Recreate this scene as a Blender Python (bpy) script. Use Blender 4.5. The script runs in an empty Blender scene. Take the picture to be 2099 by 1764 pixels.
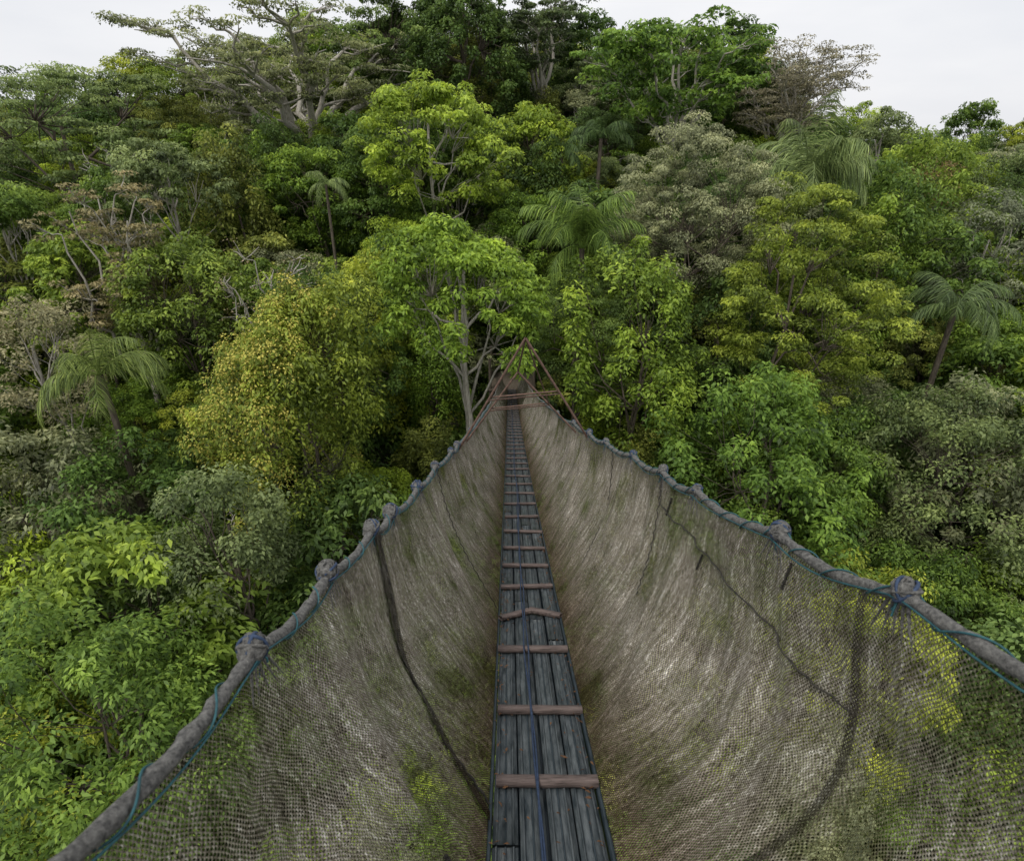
import bpy, math, random
import numpy as np
from mathutils import Vector, noise
R_ = np.random.RandomState(7)
random.seed(7)
scene = bpy.context.scene

# ------------------------------------------------------------------ materials
def nt(name):
    m = bpy.data.materials.new(name); m.use_nodes = True
    n = m.node_tree.nodes; n.clear()
    return m, n, m.node_tree.links
def N(n, t, **kw):
    x = n.new(t)
    for k, v in kw.items():
        if k.startswith('i_'):
            x.inputs[k[2:].replace('_', ' ')].default_value = v
        else: setattr(x, k, v)
    return x
def math_(n, l, op, a, b=None, c=None, clamp=False):
    x = n.new('ShaderNodeMath'); x.operation = op; x.use_clamp = clamp
    for i, v in enumerate((a, b, c)):
        if v is None: continue
        if isinstance(v, (int, float)): x.inputs[i].default_value = v
        else: l.new(v, x.inputs[i])
    return x.outputs[0]
def maprange(n, l, v, a, b, c, d):
    mr = n.new('ShaderNodeMapRange'); mr.inputs['From Min'].default_value = a; mr.inputs['From Max'].default_value = b
    mr.inputs['To Min'].default_value = c; mr.inputs['To Max'].default_value = d
    l.new(v, mr.inputs['Value']); return mr.outputs[0]
def ramp(n, l, fac, stops, interp='LINEAR'):
    r = n.new('ShaderNodeValToRGB'); e = r.color_ramp.elements; r.color_ramp.interpolation = interp
    while len(e) < len(stops): e.new(0.5)
    for i, (p, c) in enumerate(stops):
        e[i].position = p; e[i].color = (c[0], c[1], c[2], 1)
    l.new(fac, r.inputs[0]); return r.outputs[0]

MID = (.085, .15, .022); BRI = (.15, .225, .03); YEL = (.18, .23, .035); DRK = (.045, .09, .02); GG = (.11, .15, .06); OLV = (.12, .15, .035)
PALETTE = [MID, (.05, .095, .02), BRI, (.07, .125, .025), OLV, (.115, .18, .03), DRK, GG, (.135, .205, .03), (.06, .105, .03), (.095, .155, .025), YEL, (.06, .11, .02), (.14, .16, .085), (.09, .16, .025), (.05, .09, .022)]
def leaf_material(name, palette=None):
    m, n, l = nt(name)
    out = n.new('ShaderNodeOutputMaterial')
    oi = n.new('ShaderNodeObjectInfo')
    at = N(n, 'ShaderNodeAttribute', attribute_name='lv')
    tc = n.new('ShaderNodeTexCoord')
    ns = N(n, 'ShaderNodeTexNoise'); ns.inputs['Scale'].default_value = 0.8; ns.inputs['Detail'].default_value = 2
    l.new(tc.outputs['Object'], ns.inputs['Vector'])
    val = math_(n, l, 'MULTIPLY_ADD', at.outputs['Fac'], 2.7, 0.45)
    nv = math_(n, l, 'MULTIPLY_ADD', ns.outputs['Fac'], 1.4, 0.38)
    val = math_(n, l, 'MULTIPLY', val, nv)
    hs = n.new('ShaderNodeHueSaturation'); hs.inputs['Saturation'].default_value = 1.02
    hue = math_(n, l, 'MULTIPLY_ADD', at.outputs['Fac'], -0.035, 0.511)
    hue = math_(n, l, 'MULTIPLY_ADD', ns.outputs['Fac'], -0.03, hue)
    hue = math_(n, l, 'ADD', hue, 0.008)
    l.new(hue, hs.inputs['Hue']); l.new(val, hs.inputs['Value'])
    if palette:
        k = len(palette)
        l.new(ramp(n, l, oi.outputs['Random'], [(i/k, c) for i, c in enumerate(palette)], 'CONSTANT'), hs.inputs['Color'])
    else: l.new(oi.outputs['Color'], hs.inputs['Color'])
    p = n.new('ShaderNodeBsdfPrincipled')
    p.inputs['Roughness'].default_value = 0.5
    p.inputs['Specular IOR Level'].default_value = 0.3
    l.new(hs.outputs[0], p.inputs['Base Color'])
    tr = n.new('ShaderNodeBsdfTranslucent')
    h2 = n.new('ShaderNodeHueSaturation'); h2.inputs['Hue'].default_value = 0.485; h2.inputs['Value'].default_value = 1.5
    l.new(hs.outputs[0], h2.inputs['Color']); l.new(h2.outputs[0], tr.inputs['Color'])
    mx = n.new('ShaderNodeMixShader'); mx.inputs[0].default_value = 0.33
    l.new(p.outputs[0], mx.inputs[1]); l.new(tr.outputs[0], mx.inputs[2]); l.new(mx.outputs[0], out.inputs[0])
    return m
def noise_mat(name, c1, c2, scale=8, rough=0.8, detail=6, stretch=None, bump=0.3, metal=0.0, mid=0.5, coord='Object'):
    m, n, l = nt(name)
    out = n.new('ShaderNodeOutputMaterial'); p = n.new('ShaderNodeBsdfPrincipled')
    tc = n.new('ShaderNodeTexCoord'); mp = n.new('ShaderNodeMapping')
    if stretch: mp.inputs['Scale'].default_value = stretch
    l.new(tc.outputs[coord], mp.inputs[0])
    ns = n.new('ShaderNodeTexNoise'); ns.inputs['Scale'].default_value = scale; ns.inputs['Detail'].default_value = detail
    ns.inputs['Roughness'].default_value = 0.65
    l.new(mp.outputs[0], ns.inputs['Vector'])
    col = ramp(n, l, ns.outputs['Fac'], [(mid-0.18, c1), (mid+0.18, c2)])
    l.new(col, p.inputs['Base Color']); p.inputs['Roughness'].default_value = rough; p.inputs['Metallic'].default_value = metal
    b = n.new('ShaderNodeBump'); b.inputs['Strength'].default_value = bump; b.inputs['Distance'].default_value = 0.01
    l.new(ns.outputs['Fac'], b.inputs['Height']); l.new(b.outputs[0], p.inputs['Normal'])
    l.new(p.outputs[0], out.inputs[0]); return m

def net_material(name, wbase=0.62, dark=1.0, cell=0.0105):
    m, n, l = nt(name)
    out = n.new('ShaderNodeOutputMaterial')
    uv = N(n, 'ShaderNodeUVMap', uv_map='UVMap')
    nz = n.new('ShaderNodeTexNoise'); nz.inputs['Scale'].default_value = 7; nz.inputs['Detail'].default_value = 2
    l.new(uv.outputs[0], nz.inputs['Vector'])
    sc = N(n, 'ShaderNodeVectorMath', operation='MULTIPLY_ADD')
    l.new(nz.outputs['Color'], sc.inputs[0]); sc.inputs[1].default_value = (0.035, 0.035, 0); l.new(uv.outputs[0], sc.inputs[2])
    sep = n.new('ShaderNodeSeparateXYZ'); l.new(sc.outputs[0], sep.inputs[0])
    u = math_(n, l, 'DIVIDE', sep.outputs[0], cell); v = math_(n, l, 'DIVIDE', sep.outputs[1], cell*1.4)
    a = math_(n, l, 'FRACT', math_(n, l, 'ADD', u, v)); b = math_(n, l, 'FRACT', math_(n, l, 'SUBTRACT', u, v))
    n1 = n.new('ShaderNodeTexNoise'); n1.inputs['Scale'].default_value = 1.9; n1.inputs['Detail'].default_value = 6; n1.inputs['Roughness'].default_value = 0.65
    l.new(uv.outputs[0], n1.inputs['Vector'])
    # wavy, uneven run of the grime streaks
    wv = n.new('ShaderNodeTexNoise'); wv.inputs['Scale'].default_value = 3.0; wv.inputs['Detail'].default_value = 3; l.new(uv.outputs[0], wv.inputs['Vector'])
    wa = N(n, 'ShaderNodeVectorMath', operation='MULTIPLY_ADD'); l.new(wv.outputs['Color'], wa.inputs[0]); wa.inputs[1].default_value = (.14, .1, 0); l.new(uv.outputs[0], wa.inputs[2])
    mp = n.new('ShaderNodeMapping'); mp.inputs['Scale'].default_value = (36, 5.0, 1); l.new(wa.outputs[0], mp.inputs[0])
    n2 = n.new('ShaderNodeTexNoise'); n2.inputs['Scale'].default_value = 1.0; n2.inputs['Detail'].default_value = 7; n2.inputs['Roughness'].default_value = 0.78
    l.new(mp.outputs[0], n2.inputs['Vector'])
    mp3 = n.new('ShaderNodeMapping'); mp3.inputs['Scale'].default_value = (170, 55, 1); l.new(uv.outputs[0], mp3.inputs[0])
    n3 = n.new('ShaderNodeTexNoise'); n3.inputs['Scale'].default_value = 1.0; n3.inputs['Detail'].default_value = 3; n3.inputs['Roughness'].default_value = 0.75
    l.new(mp3.outputs[0], n3.inputs['Vector'])
    raw = n.new('ShaderNodeSeparateXYZ'); l.new(uv.outputs[0], raw.inputs[0])
    hgtv = math_(n, l, 'ABSOLUTE', math_(n, l, 'SUBTRACT', math_(n, l, 'ABSOLUTE', raw.outputs[1]), 3.3))   # metres below the hand rope
    near = maprange(n, l, raw.outputs[0], .5, 1.9, -.27, 0.)
    hem = maprange(n, l, hgtv, .02, .16, -.14, 0.)
    w = math_(n, l, 'MULTIPLY_ADD', n1.outputs['Fac'], 0.9, wbase-0.45)
    w = math_(n, l, 'MULTIPLY_ADD', n2.outputs['Fac'], 0.5, math_(n, l, 'SUBTRACT', w, 0.25))
    w = math_(n, l, 'ADD', math_(n, l, 'ADD', w, near), hem)
    w = math_(n, l, 'MAXIMUM', w, 0.28)
    th = math_(n, l, 'LESS_THAN', a, w); th2 = math_(n, l, 'LESS_THAN', b, w)
    alpha = math_(n, l, 'MAXIMUM', th, th2)
    mixn = math_(n, l, 'MULTIPLY_ADD', n3.outputs['Fac'], .50, math_(n, l, 'MULTIPLY', n2.outputs['Fac'], .50))
    D = lambda c: tuple(q*dark for q in c)
    col1 = ramp(n, l, mixn, [(0.38, D((.05, .044, .036))), (0.455, D((.18, .162, .133))), (0.53, D((.31, .29, .25))), (0.585, D((.55, .535, .50))), (.63, D((.92, .91, .89)))])
    col2 = ramp(n, l, n1.outputs['Fac'], [(0.36, (.48, .53, .32)), (0.45, (.88, .88, .78)), (.55, (1.08, 1.05, 1.0)), (0.66, (1.28, 1.25, 1.2))])
    mul = N(n, 'ShaderNodeMix', data_type='RGBA', blend_type='MULTIPLY'); mul.inputs['Factor'].default_value = 1
    l.new(col1, mul.inputs['A']); l.new(col2, mul.inputs['B'])
    low = ramp(n, l, math_(n, l, 'DIVIDE', hgtv, 1.2), [(0.0, (.68, .68, .66)), (.18, (1, 1, 1)), (.62, (1, 1, 1)), (.95, (.46, .39, .33))])
    mul2 = N(n, 'ShaderNodeMix', data_type='RGBA', blend_type='MULTIPLY'); mul2.inputs['Factor'].default_value = 1
    l.new(mul.outputs['Result'], mul2.inputs['A']); l.new(low, mul2.inputs['B'])
    pa = math_(n, l, 'PINGPONG', math_(n, l, 'ADD', u, v), 0.5); pb = math_(n, l, 'PINGPONG', math_(n, l, 'SUBTRACT', u, v), 0.5)
    hgt = math_(n, l, 'ADD', pa, pb)
    dk = math_(n, l, 'MULTIPLY_ADD', hgt, -1.6, 1.72)
    m2 = N(n, 'ShaderNodeVectorMath', operation='SCALE'); l.new(mul2.outputs['Result'], m2.inputs[0]); l.new(dk, m2.inputs['Scale'])
    d = n.new('ShaderNodeBsdfDiffuse'); l.new(m2.outputs[0], d.inputs[0])
    t = n.new('ShaderNodeBsdfTransparent')
    mx = n.new('ShaderNodeMixShader'); l.new(alpha, mx.inputs[0]); l.new(t.outputs[0], mx.inputs[1]); l.new(d.outputs[0], mx.inputs[2])
    l.new(mx.outputs[0], out.inputs[0]); return m

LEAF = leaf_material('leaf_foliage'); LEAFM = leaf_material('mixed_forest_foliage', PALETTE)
FLOWER = noise_mat('yellow_blossom', (.36, .34, .05), (.62, .55, .11), 3, 0.7, bump=0)
BARK = noise_mat('bark_pale', (.20, .18, .15), (.52, .49, .43), 5, 0.9, stretch=(3, 3, .6), bump=.6)
BARKD = noise_mat('bark_dark', (.05, .04, .03), (.16, .13, .10), 6, 0.9, stretch=(3, 3, .6), bump=.6)
SOIL = noise_mat('forest_floor', (.012, .018, .006), (.035, .05, .015), .6, 1.0, coord='Object')
ROPE = noise_mat('netting_wrapped_rope', (.04, .04, .04), (.24, .235, .22), 110, 0.9, bump=1.0)
TEAL = noise_mat('teal_cord', (.01, .05, .065), (.03, .13, .15), 40, 0.7)
BLUE = noise_mat('blue_cord', (.012, .026, .06), (.04, .07, .14), 60, 0.7)
WOOD = noise_mat('slat_wood', (.055, .040, .036), (.24, .185, .17), 16, 0.75, stretch=(.6, 5, 5), bump=.7)
BOARD = noise_mat('blue_painted_board', (.018, .03, .038), (.14, .16, .17), 7, 0.40, stretch=(7, .8, 3), bump=.5)
RIB = noise_mat('board_rib', (.008, .018, .025), (.045, .065, .08), 9, 0.5, stretch=(7, .8, 3), bump=.3)
RUST = noise_mat('rusty_steel', (.07, .04, .03), (.19, .115, .085), 30, 0.75, metal=0.1)
LITTER = noise_mat('dead_leaf', (.08, .035, .015), (.20, .10, .04), 12, 0.8)
NET = net_material('grimy_netting', 0.68)
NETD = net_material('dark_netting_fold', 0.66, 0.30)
CORD = noise_mat('dark_seam_cord', (.015, .014, .012), (.06, .055, .045), 60, .9)

# ------------------------------------------------------------------ mesh builder (quads)
class MB:
    def __init__(s): s.v = []; s.f = []; s.m = []; s.a = []; s.n = 0
    def quads(s, V, F, mat=0, attr=0.5):
        V = np.asarray(V, float).reshape(-1, 3); F = np.asarray(F, int).reshape(-1, 4)
        s.v.append(V); s.f.append(F+s.n); s.m.append(np.full(len(F), mat)); s.n += len(V)
        s.a.append(np.full(len(V), attr) if np.isscalar(attr) else attr)
    def tube(s, P, rad, sides=6, mat=0, closed=True):
        P = np.asarray(P, float); k = len(P)
        rad = np.full(k, rad) if np.isscalar(rad) else np.asarray(rad, float)
        T = np.gradient(P, axis=0); T /= np.linalg.norm(T, axis=1)[:, None]+1e-9
        up = np.array([0, 0, 1.]) if abs(T[0][2]) < .9 else np.array([1., 0, 0])
        V = []
        for i in range(k):
            a = np.cross(T[i], up); a /= np.linalg.norm(a)+1e-9; b = np.cross(a, T[i]); up = b
            th = np.arange(sides)*2*math.pi/sides
            V.append(P[i]+rad[i]*(np.cos(th)[:, None]*a+np.sin(th)[:, None]*b))
        F = [(i*sides+j, i*sides+(j+1) % sides, (i+1)*sides+(j+1) % sides, (i+1)*sides+j) for i in range(k-1) for j in range(sides)]
        s.quads(np.concatenate(V), F, mat)
    def leaves(s, C, Nn, Tn, L, W, mat=0, attr=None):
        n = len(C)
        Nn = Nn/(np.linalg.norm(Nn, axis=1)[:, None]+1e-9)
        Tn = Tn-Nn*np.sum(Tn*Nn, axis=1)[:, None]; Tn /= np.linalg.norm(Tn, axis=1)[:, None]+1e-9
        B = np.cross(Nn, Tn)
        k = R_.uniform(.65, 1.25, n)[:, None]
        V = np.stack([C-Tn*L*.5*k, C+B*W*.5*k-Tn*L*.08+Nn*W*.15, C+Tn*L*.5*k-Nn*L*.1, C-B*W*.5*k-Tn*L*.08+Nn*W*.15], 1).reshape(-1, 3)
        F = np.arange(n*4).reshape(-1, 4)
        if attr is None: attr = np.clip(R_.normal(.5, .22, n), 0, 1)
        s.quads(V, F, mat, np.repeat(attr, 4))
    def box(s, c, size, rot=None, mat=0):
        x, y, z = [q/2 for q in size]
        V = np.array([(-x,-y,-z),(x,-y,-z),(x,y,-z),(-x,y,-z),(-x,-y,z),(x,-y,z),(x,y,z),(-x,y,z)])
        if rot is not None: V = V@np.array(rot).T
        s.quads(V+np.array(c), [(0,3,2,1),(4,5,6,7),(0,1,5,4),(1,2,6,5),(2,3,7,6),(3,0,4,7)], mat)
    def mesh(s, name, mats, smooth=False):
        V = np.concatenate(s.v); F = np.concatenate(s.f); M = np.concatenate(s.m); A = np.concatenate(s.a)
        me = bpy.data.meshes.new(name)
        me.vertices.add(len(V)); me.vertices.foreach_set('co', V.astype(np.float32).ravel())
        me.loops.add(len(F)*4); me.loops.foreach_set('vertex_index', F.astype(np.int32).ravel())
        me.polygons.add(len(F)); me.polygons.foreach_set('loop_start', (np.arange(len(F))*4).astype(np.int32))
        me.polygons.foreach_set('loop_total', np.full(len(F), 4, np.int32))
        me.polygons.foreach_set('material_index', M.astype(np.int32))
        at = me.attributes.new('lv', 'FLOAT', 'POINT'); at.data.foreach_set('value', A.astype(np.float32))
        for m in mats: me.materials.append(m)
        me.update(calc_edges=True)
        if smooth: me.polygons.foreach_set('use_smooth', np.ones(len(F), bool))
        return me
def add(name, me, parent=None, coll=None, loc=(0,0,0), color=None):
    o = bpy.data.objects.new(name, me); (coll or scene.collection).objects.link(o)
    o.location = loc
    if parent: o.parent = parent
    if color: o.color = (*color, 1)
    return o
def rot(ax, a):
    from mathutils import Matrix
    return np.array(Matrix.Rotation(a, 3, ax))

# ------------------------------------------------------------------ vegetation generators
def clump_leaves(mb, C, r, per, L, W, flat=.65, droop=.5, hang=0., mat=0):
    C = np.asarray(C); n = len(C)*per
    Cr = np.repeat(C, per, 0); rr = np.repeat(np.asarray(r), per)
    d = R_.normal(size=(n, 3)); d[:, 2] = np.abs(d[:, 2])*np.where(R_.rand(n) < .28, -1, 1)
    d /= np.linalg.norm(d, axis=1)[:, None]
    rad = rr*R_.uniform(.45, 1.08, n)**.6
    P = Cr+d*rad[:, None]*np.array([1, 1, flat])
    if hang > 0: P[:, 2] -= hang*rr*R_.rand(n)**2*2
    Nn = d*.6+np.array([0, 0, .75])+R_.normal(size=(n, 3))*.45
    Tn = d*np.array([1, 1, .2])+np.array([0, 0, -droop])+R_.normal(size=(n, 3))*.5
    # leaves get paler towards the top of each spray
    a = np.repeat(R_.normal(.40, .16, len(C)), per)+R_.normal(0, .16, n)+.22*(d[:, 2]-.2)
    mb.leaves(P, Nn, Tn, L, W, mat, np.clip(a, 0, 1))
def bend(p, q, sag=.15, k=5, jit=.05):
    p = np.array(p, float); q = np.array(q, float); d = np.linalg.norm(q-p)
    t = np.linspace(0, 1, k)[:, None]; m = (p+q)/2+np.array([0, 0, sag*d])+R_.normal(size=3)*jit*d
    P = (1-t)**2*p+2*t*(1-t)*m+t*t*q; P[1:-1] += R_.normal(size=(k-2, 3))*jit*.4*d
    return P
def crown_tree(H, R, ch, L=.2, W=.09, per=120, cr=.55, dens=1.1, flat=.65, droop=.5, hang=0., trunk=.13, bark=2, flower=0., conical=0., shell=.6, limbs=9, lean=.0, stems=1, lump=.4, low=.95, shear=0.):
    mb = MB(); zc = H-ch/2
    area = 4*math.pi*((R**1.6*R**1.6+2*(R*ch/2)**1.6)/3)**(1/1.6)
    nc = max(12, int(area*dens*(.55/cr)**2))
    d = R_.normal(size=(nc, 3)); d /= np.linalg.norm(d, axis=1)[:, None]
    lo_ = d[:, 2] < -low; d[lo_, 2] *= -.6; d /= np.linalg.norm(d, axis=1)[:, None]
    f = np.ones(nc)
    for i in range(12):
        b = R_.normal(size=3); b /= np.linalg.norm(b); f += R_.uniform(-lump, lump*.8)*np.exp(7*(d@b-1))
    f *= R_.uniform(shell, 1.0, nc)**.7
    C = d*f[:, None]*np.array([R, R, ch/2])
    tz = (C[:, 2]+ch/2)/ch
    if conical: C[:, :2] *= (1.25-conical*np.clip(tz, 0, 1))[:, None]
    C[:, 0] += shear*(tz-.5)
    C += np.array([lean, 0, zc])
    rr = cr*R_.uniform(.6, 1.35, nc)
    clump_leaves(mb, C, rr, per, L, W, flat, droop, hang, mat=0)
    if flower:
        k = int(nc*flower); pr = (1.2-(d[:, 0]))**2; pr /= pr.sum(); idx = R_.choice(nc, k, replace=False, p=pr)
        clump_leaves(mb, C[idx]+np.array([0, 0, .10])+d[idx]*.12, rr[idx]*.7, int(per*1.0), L*.5, W*.8, flat*1.1, droop*1.5, hang*1.3, mat=3)
    ends = C[R_.choice(nc, min(limbs, nc), replace=False)]
    for s in range(stems):
        o = np.array([s*.35*1.4, s*.1, 0]) if stems > 1 else np.zeros(3)
        top = np.array([lean*.6+R_.normal()*.2, R_.normal()*.2, max(zc+ch*.15, H*.5)])
        T = bend(o+[0, 0, -1.5], top, 0, 9, .02); mb.tube(T, np.linspace(trunk*(1 if s == 0 else .6), trunk*.35, 9), 8, bark)
    k0 = len(T)
    for e in ends:
        st = T[R_.randint(5, k0-1)]; q = st+(e-st)*.9
        mb.tube(bend(st, q, .08, 6, .07), np.linspace(trunk*.4, trunk*.1, 6), 5, bark)
    dd = np.linalg.norm(C[:, None]-ends[None], axis=2).argmin(1)
    for i in range(0, nc, 2):
        e = ends[dd[i]]; st = T[-3]+(e-T[-3])*.6
        mb.tube(bend(st, C[i], .05, 4, .08), [trunk*.16, trunk*.11, trunk*.07, trunk*.03], 3, bark)
    return mb
def umbrella_tree(H, R, ch, L=.2, W=.1, per=110, trunk=.3, nl=9, pad=1.1, bark=1, sub=6, thick=.28, fork=.42, tw=4):
    mb = MB(); T = bend((0, 0, -1.5), (R*.08, 0, H*fork), 0, 7, .02); mb.tube(T, np.linspace(trunk, trunk*.75, 7), 9, bark)
    C = []; base = T[-1]
    for i in range(nl):
        a = i*2*math.pi/nl*1.0+R_.normal()*.25; rr = R*R_.uniform(.45, .8)
        if i % 3 == 0: rr *= .5
        e = np.array([math.cos(a)*rr, math.sin(a)*rr, H-ch*R_.uniform(.1, .45)-ch*.35*(rr/R)**2])
        B = bend(base, e, -.02+R_.uniform(-.05, .08), 9, .06); mb.tube(B, np.linspace(trunk*.55, trunk*.16, 9), 6, bark)
        for j in range(sub):
            st = B[R_.randint(3, 9)]; a2 = a+R_.normal()*.9; r2 = R*R_.uniform(.12, .36)
            q = st+np.array([math.cos(a2)*r2, math.sin(a2)*r2, R_.uniform(.0, .28)*r2+ch*.06])
            q[2] = min(q[2], H-.3)
            S = bend(st, q, .05, 6, .09); mb.tube(S, np.linspace(trunk*.18, trunk*.05, 6), 4, bark)
            for m in range(tw): 
                c = S[R_.randint(3, 6)]+np.append(R_.normal(size=2)*pad*.55, R_.normal()*.25+.15)
                C.append(c); mb.tube(bend(S[3], c, .05, 4, .08), [trunk*.05, .03, .02, .012], 3, bark)
    C = np.array(C)
    if per: clump_leaves(mb, C, pad*R_.uniform(.5, 1.1, len(C)), per, L, W, thick, .25, mat=0)
    return mb
def palm_tree(H, fl, nf=18, trunk=.13, droop=1.0, up=.9):
    mb = MB(); T = bend((0, 0, -1), (0, 0, H), 0, 8, .008); mb.tube(T, np.linspace(trunk*1.2, trunk*.8, 8), 8, 2)
    for i in range(nf):
        a = i*2.399+R_.normal()*.15; el = R_.uniform(.1, 1.25)*up; n = 16
        ln = fl*R_.uniform(.8, 1.1); h = np.array([math.cos(a), math.sin(a), 0.]); P = [T[-1].copy()]; e = el+.25
        for k in range(n):
            e -= (droop*(1.0+.9*(k/n))*(1.5-.4*el))/n*1.1
            P.append(P[-1]+ln/n*(h*math.cos(e)+np.array([0, 0, math.sin(e)])))
        P = np.array(P); mb.tube(P, np.linspace(.035, .008, n+1)*fl/3, 4, 0)
        side = np.cross(h, [0, 0, 1.]); m = 64; t = np.linspace(.12, 1, m)*n
        ii = np.minimum(t.astype(int), n-1); Q = P[ii]+(P[ii+1]-P[ii])*(t-ii)[:, None]
        tan = (P[ii+1]-P[ii]); tan /= np.linalg.norm(tan, axis=1)[:, None]
        ll = fl*.25*np.sin(np.linspace(.35, 2.9, m))**.6*R_.uniform(.7, 1.15, m)
        for sg in (-1, 1):
            dr = side*sg*.6+tan*.6+np.array([0, 0, -.55])+R_.normal(size=(m, 3))*.16; dr /= np.linalg.norm(dr, axis=1)[:, None]
            wv = tan*.013*fl/2
            mid = Q+dr*ll[:, None]*.55; tip = Q+dr*ll[:, None]+np.array([0, 0, -1])*ll[:, None]*.35
            V = np.stack([Q-wv*.5, Q+wv*.5, mid+wv, mid-wv, tip-wv*.15, tip+wv*.15], 1).reshape(-1, 3)
            b = np.arange(m)[:, None]*6
            F = np.concatenate([b+[0, 1, 2, 3], b+[3, 2, 5, 4]])
            mb.quads(V, F, 0, np.repeat(np.clip(R_.normal(.4, .3, m), 0, 1), 6))
    return mb
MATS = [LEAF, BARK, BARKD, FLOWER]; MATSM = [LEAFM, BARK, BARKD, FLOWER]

# ------------------------------------------------------------------ terrain
YS = [-1500, -60, 0, 8, 20, 28, 40, 52, 66, 90, 150, 1500]
ZS = [-30, -30, -26.5, -25.5, -20.5, -16.5, -10.0, -5.0, -4.5, -10, -12, -12]
def sst(a, b, x): t = min(1, max(0, (x-a)/(b-a))); return t*t*(3-2*t)
def G(x, y):
    z = float(np.interp(y, YS, ZS))
    hill = sst(20, 50, y)
    z -= hill*(7.0*sst(15, 32, x)+4.8*sst(18, 38, -x))
    return z+1.0*noise.noise(Vector((x*.07, y*.07, 0)))
def grid_mesh(name, xs, ys, fn, mat):
    V = [(x, y, fn(x, y)) for y in ys for x in xs]; nx = len(xs)
    F = [(j*nx+i, j*nx+i+1, (j+1)*nx+i+1, (j+1)*nx+i) for j in range(len(ys)-1) for i in range(nx-1)]
    mb = MB(); mb.quads(V, F); return mb.mesh(name, [mat], True)
xs = np.concatenate([[-1500, -600, -250, -130], np.arange(-90, 91, 3.), [130, 250, 600, 1500]])
ys = np.concatenate([[-1500, -500, -150, -60], np.arange(-30, 150, 3.), [200, 400, 800, 1500]])
add('hillside_ground', grid_mesh('hillside_ground', xs, ys, G, SOIL))

# ------------------------------------------------------------------ walkway curves
def q_(y): return .0021*max(y, 0)**2
def cx(y): return .13*(1-max(0, y)/26)
KL = [.83, 1.28, 1.75, 2.03, 2.62, 3.4, 4.25, 4.72, 6.3, 8.2]
KR = [.86, 1.31, 1.95, 2.45, 3.1, 3.9, 4.72, 6.0, 7.9]
def scallop(y, K):
    if y < K[0]: return -.03*abs(math.sin(math.pi*(K[0]-y)/.6))
    for a, b in zip(K, K[1:]):
        if a <= y <= b: return -.03*math.sin(math.pi*(y-a)/(b-a))
    return 0
def half(y): return .595-.10*max(0, y)/28
def ropeP(side, y):
    if side < 0: return np.array([cx(y)-.012-half(y)+.008*math.sin(y*3.1), y, -.52-.42*y+q_(y)+scallop(y, KL)])
    return np.array([cx(y)-.012+half(y)+.01*math.sin(y*2.3+1), y, -.40-.42*y+q_(y)+scallop(y, KR)])
def floorZ(y): return -1.6-.41*y+q_(y)
def netP(side, y, v, off=0.):
    a = ropeP(side, y); xf = cx(y)+side*.20
    b = np.array([xf, y, floorZ(y)-.015])
    nr = 1-sst(.8, 2.1, y)
    ex = 1.35 if side < 0 else 1.4+1.3*nr
    x = a[0]+(b[0]-a[0])*v**ex; z = a[2]+(b[2]-a[2])*v
    env = math.sin(math.pi*min(1, v*1.02))**.6 if v < .98 else 0
    w = noise.noise(Vector((y*1.7+v*.9, v*.8, side*5)))*.05+noise.noise(Vector((y*5.5+v*1.6, v*1.0, side*9)))*.042+noise.noise(Vector((y*14+v*3, v*1.5, side*3)))*.018
    w += (.025+(.08*nr if side > 0 else 0))*math.sin(math.pi*v)
    return np.array([x-side*(off-w*env), y, z])
bridge = bpy.data.objects.new('suspended_rope_bridge', None); scene.collection.objects.link(bridge)
yn = np.concatenate([np.arange(-1.2, 6, .02), np.arange(6, 28.4, .08)]); nv = 34
def net_sheet(name, side, ylist, off, mat, v0=0., v1=1., mod=None):
    V = []; UV = []; n = len(ylist)
    for y in ylist:
        for j in range(nv):
            v = v0+(v1-v0)*j/(nv-1); yy = y+(mod(v) if mod else 0)
            p = netP(side, yy, v, off+.004); V.append(p); UV.append((yy*1.08, v*1.2+side*3.3 if side > 0 else -3.3+v*1.2))
    F = [(i*nv+j, i*nv+j+1, (i+1)*nv+j+1, (i+1)*nv+j) for i in range(n-1) for j in range(nv-1)]
    mb = MB(); mb.quads(V, F); me = mb.mesh(name, [mat], True)
    uvl = me.uv_layers.new(name='UVMap'); UV = np.array(UV, np.float32)
    idx = np.empty(len(me.loops), np.int32); me.loops.foreach_get('vertex_index', idx)
    uvl.data.foreach_set('uv', UV[idx].ravel()); return add(name, me, bridge)
net_sheet('left_netting', -1, yn, 0, NET); net_sheet('right_netting', 1, yn, 0, NET)
net_sheet('left_net_join', -1, np.linspace(1.735, 1.78, 6), .012, NETD, 0, 1, lambda v: -.42*v**1.3+.04*math.sin(v*5))
net_sheet('right_net_join', 1, np.linspace(.925, .95, 6), .012, NETD, 0, .8, lambda v: .015*math.sin(v*7)-.03*v)
mb = MB()
def cordline(side, pts, r, mat=0):
    ys_ = np.interp(np.linspace(0, 1, 60), np.linspace(0, 1, len(pts)), [p[0] for p in pts]); vs = np.interp(np.linspace(0, 1, 60), np.linspace(0, 1, len(pts)), [p[1] for p in pts])
    P = [netP(side, y, v, .012+.004*math.sin(i*1.7)) for i, (y, v) in enumerate(zip(ys_, vs))]
    mb.tube(P, r*(1+.25*np.sin(np.arange(60)*2.3)), 5, mat)
cordline(-1, [(1.79, .0), (1.74, .25), (1.62, .5), (1.45, .75), (1.37, .98)], .0050)
cordline(1, [(2.42, .05), (2.35, .10), (1.9, .13), (1.5, .19), (1.15, .27), (.95, .30)], .0026)
cordline(1, [(3.6, .0), (3.5, .3), (3.4, .5), (3.3, .7)], .0025)
cordline(1, [(2.42, 0), (2.40, .05), (2.30, .30), (2.22, .5)], .0022)
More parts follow.
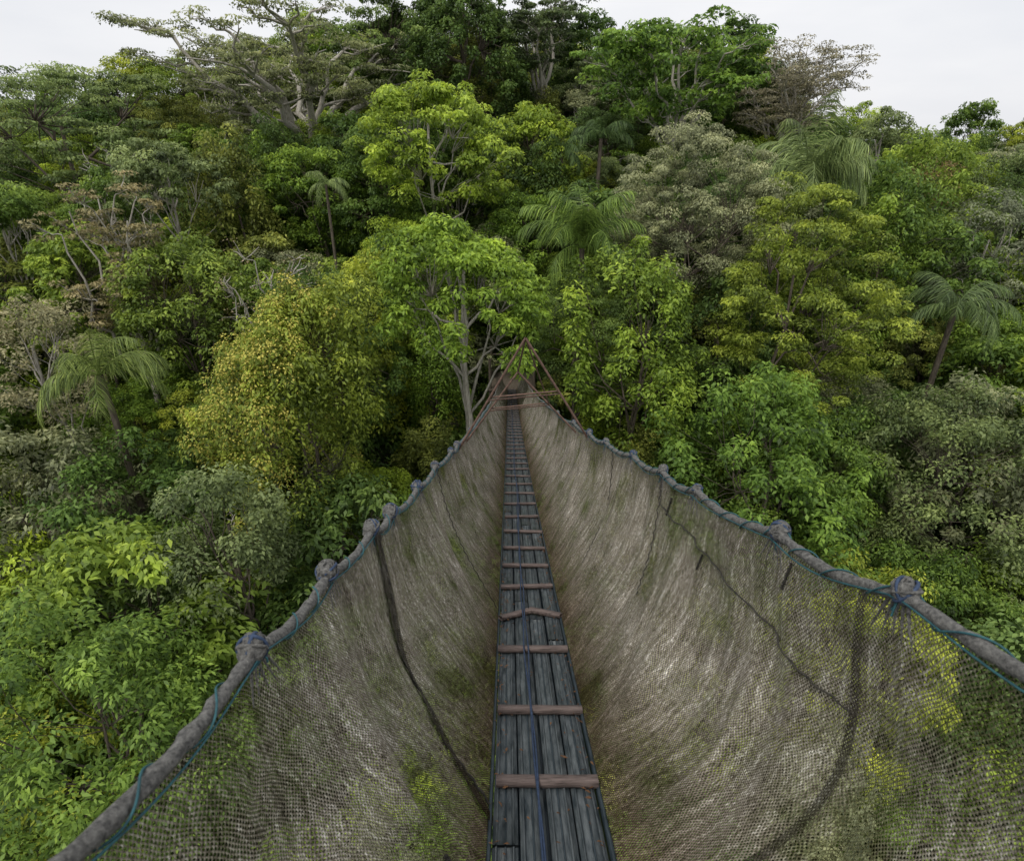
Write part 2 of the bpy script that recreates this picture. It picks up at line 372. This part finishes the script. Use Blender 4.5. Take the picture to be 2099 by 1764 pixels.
cordline(-1, [(3.4, .0), (3.3, .3), (3.2, .6), (3.1, .95)], .0025)
cordline(-1, [(.95, .72), (.95, .75), (.955, .78)], .005)
cordline(1, [(1.75, .16), (1.76, .22)], .0025); cordline(1, [(2.2, .04), (2.22, .12)], .0025); cordline(1, [(1.2, .02), (1.22, .10)], .0022)
add('net_seams', mb.mesh('net_seams', [CORD], True), bridge)
# hand ropes, lacing, knots
mb = MB(); lc = MB(); kn = MB()
for side, K in ((-1, KL), (1, KR)):
    yy = np.concatenate([np.arange(-1.2, 6, .02), np.arange(6, 28.6, .1)])
    P = np.array([ropeP(side, y)+np.array([0, 0, .010])+R_.normal(size=3)*.0008 for y in yy])
    rad = .0125*(1+.10*np.sin(yy*75)+.06*R_.normal(size=len(yy))); mb.tube(P, rad, 10, 0)
    yy = np.arange(-.2, 12, .008); ph = yy*2*math.pi/.16+1.3*np.sin(yy*5); L = []
    for y, a in zip(yy, ph):
        L.append(ropeP(side, y)+np.array([math.cos(a)*.0165, 0, .009+math.sin(a)*.019]))
    lc.tube(L, .0020, 5, 0)
    L = [ropeP(side, y)+np.array([-side*.014, 0, -.002+.009*math.sin(y*9)]) for y in np.arange(-.2, 12, .04)]; lc.tube(L, .0020, 5, 0)
    for i, k in enumerate(K):
        c = ropeP(side, k)+np.array([side*.002, 0, .018]); s = R_.uniform(.95, 1.25)*(1 if k < 2.5 else .95)
        if i == 2 and side > 0: s *= .7
        blue = 1 if i in (4, 6) else 0
        u = np.linspace(0, 2*math.pi, 17)[:-1]; w = np.linspace(.08, math.pi-.08, 11)
        V = []
        for b in w:
            for a in u:
                d = np.array([math.cos(a)*math.sin(b), math.sin(a)*math.sin(b), math.cos(b)])
                rr = .023*s*(1+.35*noise.noise(Vector(d*2.4)+Vector((k*7, side, 0))))
                V.append(c+d*rr*np.array([1.0, 1.25, 1.1]))
        F = [(p*16+r, p*16+(r+1) % 16, (p+1)*16+(r+1) % 16, (p+1)*16+r) for p in range(10) for r in range(16)]
        kn.quads(V, F, 0)
        for t in range(6):
            ax = R_.normal(size=3); ax /= np.linalg.norm(ax); e1 = np.cross(ax, [0, .3, 1]); e1 /= np.linalg.norm(e1); e2 = np.cross(ax, e1)
            th = np.linspace(0, 2*math.pi, 22); r0 = .0245*s
            kn.tube([c+(e1*math.cos(a)+e2*math.sin(a)*1.1)*r0 for a in th], .0036 if t < 3 else .0024, 5, (1 if (blue or t < 2) else 0))
        for t in range(2):
            d = np.array([-side*R_.uniform(.0, .02), R_.uniform(-.02, .02), -R_.uniform(.04, .07)])
            kn.tube(bend(c, c+d, .1, 6, .1), .002, 4, 1 if blue else 2)
        for t in range(5):
            pts = [netP(side, k+(t-2)*.012*(1+3*v*8), v, .004) for v in np.linspace(0, .07, 6)]
            kn.tube(pts, np.linspace(.004, .0012, 6), 5, 0)
add('hand_ropes', mb.mesh('hand_ropes', [ROPE], True), bridge)
add('lacing_cord', lc.mesh('lacing_cord', [TEAL], True), bridge)
add('rope_knots', kn.mesh('rope_knots', [ROPE, BLUE, TEAL], True), bridge)
# deck boards
mb = MB()
def sweep(x0, x1, h0, h1, y0, y1, mat, wob=0.):
    yy = np.linspace(y0, y1, max(3, int((y1-y0)/.25)+2)); V = []
    for y in yy:
        o = wob*math.sin(y*1.3+x0*40)
        for X, Hh in ((x0, h0), (x1, h0), (x1, h1), (x0, h1)): V.append((cx(y)+X+o, y, floorZ(y)+Hh))
    n = len(yy); F = [(i*4+j, i*4+(j+1) % 4, (i+1)*4+(j+1) % 4, (i+1)*4+j) for i in range(n-1) for j in range(4)]
    F += [(0, 1, 2, 3), ((n-1)*4+3, (n-1)*4+2, (n-1)*4+1, (n-1)*4)]
    mb.quads(V, F, mat)
for i in range(4):
    a = -.19+i*.096; y = -1.2-.3*i
    while y < 28.2:
        ln = 2.4; h = R_.uniform(-.004, .004)
        sweep(a, a+.086, -.03+h, h, y, min(28.3, y+ln-.012), 0, .002)
        sweep(a+.010, a+.016, h+.0002, .008+h, y, min(28.3, y+ln-.012), 0, .002)
        sweep(a+.040, a+.046, h+.0002, .006+h, y, min(28.3, y+ln-.012), 1, .002)
        sweep(a+.068, a+.074, h+.0002, .008+h, y, min(28.3, y+ln-.012), 0, .002)
        y += ln
sweep(-.185, .185, -.055, -.040, -1.2, 28.3, 1)
for a in (-.205, .192): sweep(a, a+.012, -.06, .012, -1.2, 28.3, 1, .001)
add('deck_boards', mb.mesh('deck_boards', [BOARD, RIB]), bridge)
SL = [1.48, 1.95, 2.55, 3.54, 4.02, 4.51, 5.08, 5.7, 6.35]
while SL[-1] < 28: SL.append(SL[-1]+.62+R_.uniform(-.03, .03))
mb = MB(); sa = -math.atan(.41)
def slat(x, y, w, yaw=0., roll=0., d=.048):
    base = np.array([cx(y)+x, y, floorZ(y)+.022]); M = rot('X', sa)@rot('Z', yaw)@rot('Y', roll)
    n = 7; V = []
    for i in range(n):
        t = -w/2+w*i/(n-1); dd = d/2*(1+R_.normal()*.05); hh = .0125
        ring = [(t, -dd, -hh), (t, -dd, hh*.6), (t, -dd*.85, hh), (t, dd*.85, hh), (t, dd, hh*.6), (t, dd, -hh)]
        V += [M@np.array(r)+base for r in ring]
    F = [(i*6+j, i*6+(j+1) % 6, (i+1)*6+(j+1) % 6, (i+1)*6+j) for i in range(n-1) for j in range(6)]
    F += [(0, 1, 2, 3), (0, 3, 4, 5), (n*6-6+3, n*6-6+2, n*6-6+1, n*6-6), (n*6-6+5, n*6-6+4, n*6-6+3, n*6-6)]
    mb.quads(V, F, 0)
for y in SL: slat(R_.uniform(-.01, .01)+(.008 if y < 2 else 0), y, .385+R_.uniform(-.012, .012), (R_.normal()*.035+(.08 if y == 1.48 else 0)), R_.normal()*.012, R_.uniform(.04, .05))
slat(-.095, 3.03, .23, .62); slat(.10, 3.06, .23, -.50)
add('foot_slats', mb.mesh('foot_slats', [WOOD]), bridge)
mb = MB()
for o in (0, .009):
    yy = np.arange(-1, 27, .06)
    mb.tube([(cx(y)-.04+o+.010*math.sin(y*1.1+.5)+.006*math.sin(y*1.9+o*200)+.004*math.sin(y*7+o*300), y, floorZ(y)+.04+.004*math.sin(y*5)) for y in yy], .0042, 6, 0)
add('blue_safety_rope', mb.mesh('blue_safety_rope', [BLUE], True), bridge)
mb = MB(); n = 520
y = np.concatenate([R_.uniform(.9, 6, 400), R_.uniform(6, 14, 120)]); sx = np.where(R_.rand(n) < .75, np.sign(R_.normal(size=n))*R_.uniform(.14, .195, n), R_.uniform(-.18, .18, n))
C = np.array([(cx(b)+a, b, floorZ(b)+.016) for a, b in zip(sx, y)])
mb.leaves(C, np.array([0, .4, 1])+R_.normal(size=(n, 3))*.3, R_.normal(size=(n, 3)), .022, .009, 0)
add('leaf_litter', mb.mesh('leaf_litter', [LITTER]), bridge)
# A-frame hangers
mb = MB()
def bar(p, q, r=.010): mb.tube([np.array(p)+(np.array(q)-np.array(p))*t for t in (0, .33, .66, 1)], r, 8, 0)
def aframe(y, hgt, top):
    l = ropeP(-1, y); r = ropeP(1, y); ap = np.array([top, y+.04, (l[2]+r[2])/2+hgt])
    lo = np.array([l[0]-.03, y, l[2]-.10]); ro = np.array([r[0]+.03, y, r[2]-.10])
    bar(ap, lo); bar(ap, ro)
    for t in (.50,):
        tt = t; bar(ap+(lo-ap)*tt*.98+[0, .02, 0], ap+(ro-ap)*tt*.98+[0, .02, 0], .008)
        bar(ap+(lo-ap)*tt+[0, .05, -.03], ap+(ro-ap)*tt+[0, .05, -.03], .007)
    return ap, lo, ro
a1 = aframe(4.75, .91, .11); a2 = aframe(5.75, .66, .06)
bar(a1[0], a2[0], .008); bar(a1[0], (a2[2]+a2[0])/2, .007)
add('steel_a_frame', mb.mesh('steel_a_frame', [RUST], True), bridge)
# landing platform in the far tree
mb = MB(); z0 = floorZ(28.3)
mb.box((0, 29.6, z0-.1), (2.4, 2.4, .12), None, 0)
for x in (-1.1, 1.1):
    for yy in (28.5, 30.7): mb.tube([(x, yy, G(x, yy)-.5), (x, yy, z0), (x, yy, z0+1.5)], .07, 8, 0)
    mb.box((x, 29.6, z0+1.0), (.06, 2.2, .08), None, 0)
mb.box((0, 30.75, z0+1.0), (2.2, .06, .08), None, 0)
add('tree_platform', mb.mesh('tree_platform', [BARKD]))

# ------------------------------------------------------------------ named trees
heroes = []
def hero(name, x, y, zt, kind, color, R=3, ch=6, **kw):
    H = zt-G(x, y)
    if kind == 'crown': mb = crown_tree(H, R, ch, **kw)
    elif kind == 'umb': mb = umbrella_tree(H, R, ch, **kw)
    else: mb = palm_tree(H, R, **kw)
    o = add(name, mb.mesh(name, MATS), loc=(x, y, G(x, y)), color=color); heroes.append((x, y, R, zt-ch)); return o
hero('yellow_flowering_tree', -7.3, 19, -2.5, 'crown', (.13, .18, .03), 3.8, 10, flower=.5, per=130, L=.16, W=.07, hang=.7, conical=.6, droop=.9, dens=1.2, lump=.75, shear=2.6)
hero('broadleaf_tree', -1.9, 22, -2.2, 'crown', (.12, .20, .03), 3.1, 5.8, stems=2, trunk=.17, L=.20, W=.085, cr=.5, dens=1.2, lump=.55, low=.7, bark=1)
hero('broadleaf_tree', -4.2, 34, 2.8, 'crown', (.15, .225, .035), 3.5, 6.8, conical=.4, trunk=.17, L=.22, W=.1, lump=.5, cr=.55, low=.8, bark=1)
hero('spreading_canopy_tree', -14.6, 46, 7.4, 'umb', (.14, .165, .075), 10.5, 7, nl=13, sub=8, trunk=.5, per=95, L=.19, W=.10, pad=.95, tw=3)
hero('spreading_canopy_tree', -28, 43, 3.6, 'crown', (.10, .145, .05), 6.0, 9, L=.2, W=.1, flat=.3, cr=.8, dens=1.4, per=150, trunk=.3)
hero('tall_rainforest_tree', -3.2, 50, 10.5, 'crown', (.055, .10, .025), 4.6, 13, L=.25, W=.12, trunk=.3, hang=.6, dens=.9)
hero('tall_rainforest_tree', -8.5, 53, 10.5, 'crown', (.075, .12, .035), 5.0, 9, L=.22, W=.11, trunk=.3, dens=.8, lump=.6)
hero('tall_rainforest_tree', 1.8, 52, 11.5, 'umb', (.06, .09, .035), 5.0, 9, L=.2, W=.1, trunk=.3, nl=9, pad=.8)
hero('tiered_canopy_tree', 9.6, 42, 6.8, 'umb', (.085, .16, .03), 6.6, 8, nl=12, sub=6, trunk=.28, L=.28, W=.15, pad=.95, per=90, thick=.4, fork=.5, tw=3)
hero('sparse_grey_tree', 19, 48, 6.2, 'umb', (.16, .155, .095), 4.8, 7, nl=11, sub=9, trunk=.25, pad=.8, per=50, L=.16, W=.08)
hero('palm_tree', 13.4, 30, -1.9, 'palm', (.13, .18, .07), 3.8, 0, nf=26, up=1.25)
hero('palm_tree', 2.9, 26, -4.3, 'palm', (.09, .15, .035), 3.1, 0, nf=22, up=1.25)
hero('palm_tree', 5.0, 38, -.3, 'palm', (.05, .09, .03), 2.2, 0, nf=15)
hero('palm_tree', 2.8, 38, -1.0, 'palm', (.05, .09, .03), 2.0, 0, nf=15)
hero('palm_tree', 17.7, 24, -6.3, 'palm', (.07, .11, .04), 2.4, 0, nf=16)
hero('palm_tree', -14.4, 20, -7.6, 'palm', (.12, .17, .05), 2.7, 0, nf=14, up=1.15)
hero('palm_tree', -8.8, 31, -2.2, 'palm', (.12, .17, .06), 1.5, 0, nf=9, trunk=.08)
hero('broadleaf_tree', 13.2, 28, -4.4, 'crown', (.11, .17, .03), 2.3, 6, hang=.4)
hero('broadleaf_tree', -13.6, 18.4, -9.6, 'crown', (.06, .115, .025), 2.2, 5, hang=.4)
hero('silver_leaf_tree', 8.2, 29, -.2, 'crown', (.17, .19, .105), 3.9, 6.5, L=.12, W=.055, per=230, cr=.5, dens=1.2, lump=.25)
hero('lime_green_tree', 11, 23, -2.0, 'crown', (.13, .18, .03), 3.3, 8, L=.14, W=.065, per=190, conical=.35, cr=.5, flat=.5)
hero('broadleaf_tree', 5.0, 22.5, -3.9, 'crown', (.12, .19, .03), 2.5, 7, L=.2, W=.09, hang=.6, conical=.3)
hero('feathery_leaf_tree', 2.9, 24.5, -4.9, 'crown', (.08, .13, .035), 2.3, 6, L=.11, W=.04, per=240, flat=.4)
hero('broadleaf_tree', 8.6, 18, -7, 'crown', (.075, .14, .025), 3.5, 8, L=.19, W=.09, hang=.6, lump=.6)
hero('broadleaf_tree', 15.2, 19, -7.1, 'crown', (.09, .125, .045), 3.4, 8, L=.14, W=.07, per=170, hang=.4)
hero('grey_leaf_tree', 23.5, 31, -2.6, 'crown', (.11, .13, .08), 2.8, 6, bark=1, L=.15, W=.08, dens=.9)
hero('pale_trunk_tree', -16.6, 32, -.1, 'crown', GG, 2.8, 4.5, bark=1, dens=.7, L=.18, cr=.45, low=.5)
hero('brown_leaf_tree', -17.2, 27, -1.8, 'umb', (.17, .16, .075), 2.6, 4, nl=8, sub=6, trunk=.17, per=45, pad=.5, L=.16, W=.08)
hero('broadleaf_tree', -9.3, 10, -9.2, 'crown', (.085, .15, .03), 3.0, 8.5, L=.16, W=.065, per=170, hang=.5, lump=.7)
hero('grey_leaf_tree', -8.0, 14.2, -8.0, 'crown', (.10, .135, .055), 1.9, 5, L=.13, W=.07, per=170, hang=.3)
hero('pale_trunk_tree', -17.8, 22, -5.6, 'crown', (.17, .17, .09), 2.3, 4.5, L=.14, W=.07, bark=1)
hero('broadleaf_tree', -14.2, 27, -3.1, 'crown', (.10, .155, .03), 3.1, 8, hang=.5)
hero('broadleaf_tree', -10.6, 36, .0, 'crown', MID, 2.8, 6)
hero('vine_draped_tree', 16.4, 28, -2.1, 'crown', (.11, .18, .03), 1.7, 9, hang=1.0)
hero('brown_leaf_tree', 27.6, 45, -.9, 'crown', (.16, .13, .05), 3.0, 6, L=.18, dens=.8)
hero('broadleaf_tree', 5.5, 12, -10.4, 'crown', (.14, .195, .03), 2.4, 6, L=.17, W=.075, hang=.4)
hero('leafless_tree', -9.8, 25, -4.0, 'umb', (.2, .17, .1), 2.3, 4, nl=9, sub=7, trunk=.13, per=6, pad=.6, L=.1, W=.05)

# ------------------------------------------------------------------ rainforest mass (one instanced collection)
coll = bpy.data.collections.new('rainforest_foliage')
P = {}
def proto(k, mb, H, R): P[k] = (mb.mesh('forest_'+k, MATSM), H, R)
proto('round1', crown_tree(12, 3.2, 7.5, hang=.3, lump=.55), 12, 3.2)
proto('round2', crown_tree(12, 3.0, 6.5, L=.26, W=.12, per=90, lump=.55), 12, 3)
proto('round3', crown_tree(12, 3.4, 8, L=.15, W=.07, per=190, conical=.35, lump=.55), 12, 3.4)
proto('column1', crown_tree(12, 2.2, 11, hang=1.1, droop=1, lump=.6), 12, 2.2)
proto('column2', crown_tree(12, 2.0, 11, L=.16, W=.08, per=150, hang=1.0, conical=.5, lump=.6), 12, 2)
proto('sparse', umbrella_tree(12, 3.3, 5, per=60, trunk=.16, nl=8, pad=.7), 12, 3.3)
proto('pale', crown_tree(13, 2.3, 4, trunk=.13, bark=1, low=.4, dens=.75), 13, 2.3)
proto('bare', umbrella_tree(12, 2.4, 4.5, per=9, trunk=.13, nl=8, pad=.5, L=.12, W=.06), 12, 2.4)
proto('shrub1', crown_tree(4.5, 2.3, 5, hang=.4, trunk=.05), 4.5, 2.3)
proto('shrub2', crown_tree(4.5, 2.1, 5, L=.28, W=.12, per=80, trunk=.05), 4.5, 2.1)
cnt = 0
def put(k, x, y, H, wide=1.):
    global cnt
    me, h0, r0 = P[k]; s = H/h0
    o = bpy.data.objects.new('forest_tree', me); coll.objects.link(o); o.location = (x, y, G(x, y)-.3)
    sx = (0.55+.45*s)*wide; o.scale = (sx*random.uniform(.85, 1.15), sx*random.uniform(.85, 1.15), s); o.rotation_euler = (0, 0, random.uniform(0, 6.28)); cnt += 1
y = -6.
while y < 110:
    st = 3.1 if y < 62 else 5.5
    wlim = .95*max(y, 4)+12
    x = -wlim
    while x < wlim:
        px = x+random.uniform(-1.2, 1.2); py = y+random.uniform(-1.2, 1.2); x += st
        H = random.uniform(8, 14.2) if py < 50 else random.uniform(9, 13.5)
        if py < 20: H = random.uniform(9.5, 14.5)
        if py > 66: H = random.uniform(11, 17)
        k = random.choice(['round1', 'round2', 'round3', 'column1', 'column2', 'column1', 'round1', 'round3', 'sparse', 'pale'] if py > 26 else ['round1', 'round2', 'round3', 'column1', 'column2', 'column2', 'round3', 'pale'])
        if random.random() < .05 and py > 16: k = 'bare'
        g = G(px, py); lim = 99
        if abs(px) < 4.2 and py < 27: lim = floorZ(max(py, 0))-2.2+1.0*max(0, abs(px)-2.2)
        if abs(px) < 3.2 and 27 <= py < 33: lim = floorZ(28)-1.2
        for hx, hy, hr, hb in heroes:
            if abs(px-hx*py/max(hy, 1)) < hr+1.0 and 0 < hy-py < 8: 
                sight = hb*(py/hy)+1.0; lim = min(lim, max(sight, g+4))
            if math.hypot(px-hx, py-hy) < hr*.55+.5: lim = min(lim, hb+1.5)
        if g+H > lim: H = lim-g
        if H < 6.5:
            if H > 2: put(random.choice(['shrub1', 'shrub2']), px, py, min(H, 6), 1.25)
            continue
        put(k, px, py, H)
    y += st
y = -4.
while y < 46:
    x = -.85*max(y, 4)-8
    while x < .85*max(y, 4)+8:
        px = x+random.uniform(-1.1, 1.1); py = y+random.uniform(-1.1, 1.1); x += 3.0
        put(random.choice(['shrub1', 'shrub2', 'shrub1']), px, py, random.uniform(3.5, 6), 1.2)
    y += 3.0
e = bpy.data.objects.new('rainforest_foliage', None); e.instance_type = 'COLLECTION'; e.instance_collection = coll; scene.collection.objects.link(e)
print('forest instances', cnt)

# ------------------------------------------------------------------ sky, sun, camera
w = bpy.data.worlds.new('World'); scene.world = w; w.use_nodes = True
n = w.node_tree.nodes; l = w.node_tree.links; n.clear()
EL = math.radians(60); AZ = math.radians(215)
sky = n.new('ShaderNodeTexSky'); sky.sky_type = 'NISHITA'; sky.sun_disc = False; sky.sun_elevation = EL; sky.sun_rotation = AZ; sky.dust_density = 3
hs = n.new('ShaderNodeHueSaturation'); hs.inputs['Saturation'].default_value = .12; l.new(sky.outputs[0], hs.inputs['Color'])
tc = n.new('ShaderNodeTexCoord'); mp = n.new('ShaderNodeMapping'); mp.inputs['Scale'].default_value = (1.5, 1.5, 6); l.new(tc.outputs['Generated'], mp.inputs[0])
nz = n.new('ShaderNodeTexNoise'); nz.inputs['Scale'].default_value = 1.6; nz.inputs['Detail'].default_value = 5; l.new(mp.outputs[0], nz.inputs['Vector'])
cr_ = n.new('ShaderNodeValToRGB'); cr_.color_ramp.elements[0].color = (9.4, 9.6, 10.1, 1); cr_.color_ramp.elements[1].color = (11, 11, 11.2, 1); cr_.color_ramp.elements[0].position = .35; cr_.color_ramp.elements[1].position = .65
l.new(nz.outputs['Fac'], cr_.inputs[0])
mx = n.new('ShaderNodeMix'); mx.data_type = 'RGBA'; mx.inputs['Factor'].default_value = .8; l.new(hs.outputs[0], mx.inputs['A']); l.new(cr_.outputs[0], mx.inputs['B'])
bg = n.new('ShaderNodeBackground'); bg.inputs['Strength'].default_value = .1; l.new(mx.outputs['Result'], bg.inputs[0])
o = n.new('ShaderNodeOutputWorld'); l.new(bg.outputs[0], o.inputs[0])
sl = bpy.data.lights.new('sun', 'SUN'); sl.energy = 1.5; sl.angle = math.radians(10); sl.color = (1, .95, .85)
so = bpy.data.objects.new('sun', sl); scene.collection.objects.link(so)
dirv = Vector((math.sin(AZ)*math.cos(EL), math.cos(AZ)*math.cos(EL), math.sin(EL)))
so.rotation_euler = dirv.to_track_quat('Z', 'Y').to_euler()
cam = bpy.data.cameras.new('camera'); co = bpy.data.objects.new('camera', cam); scene.collection.objects.link(co); scene.camera = co
cam.sensor_width = 36; cam.lens = 21.45; cam.clip_start = .05; cam.clip_end = 4000
co.location = (0, 0, 0); co.rotation_euler = (math.radians(90-26), 0, 0)
cam.dof.use_dof = True; cam.dof.focus_distance = 9; cam.dof.aperture_fstop = 8
scene.view_settings.view_transform = 'Standard'; scene.view_settings.look = 'None'; scene.view_settings.exposure = 0
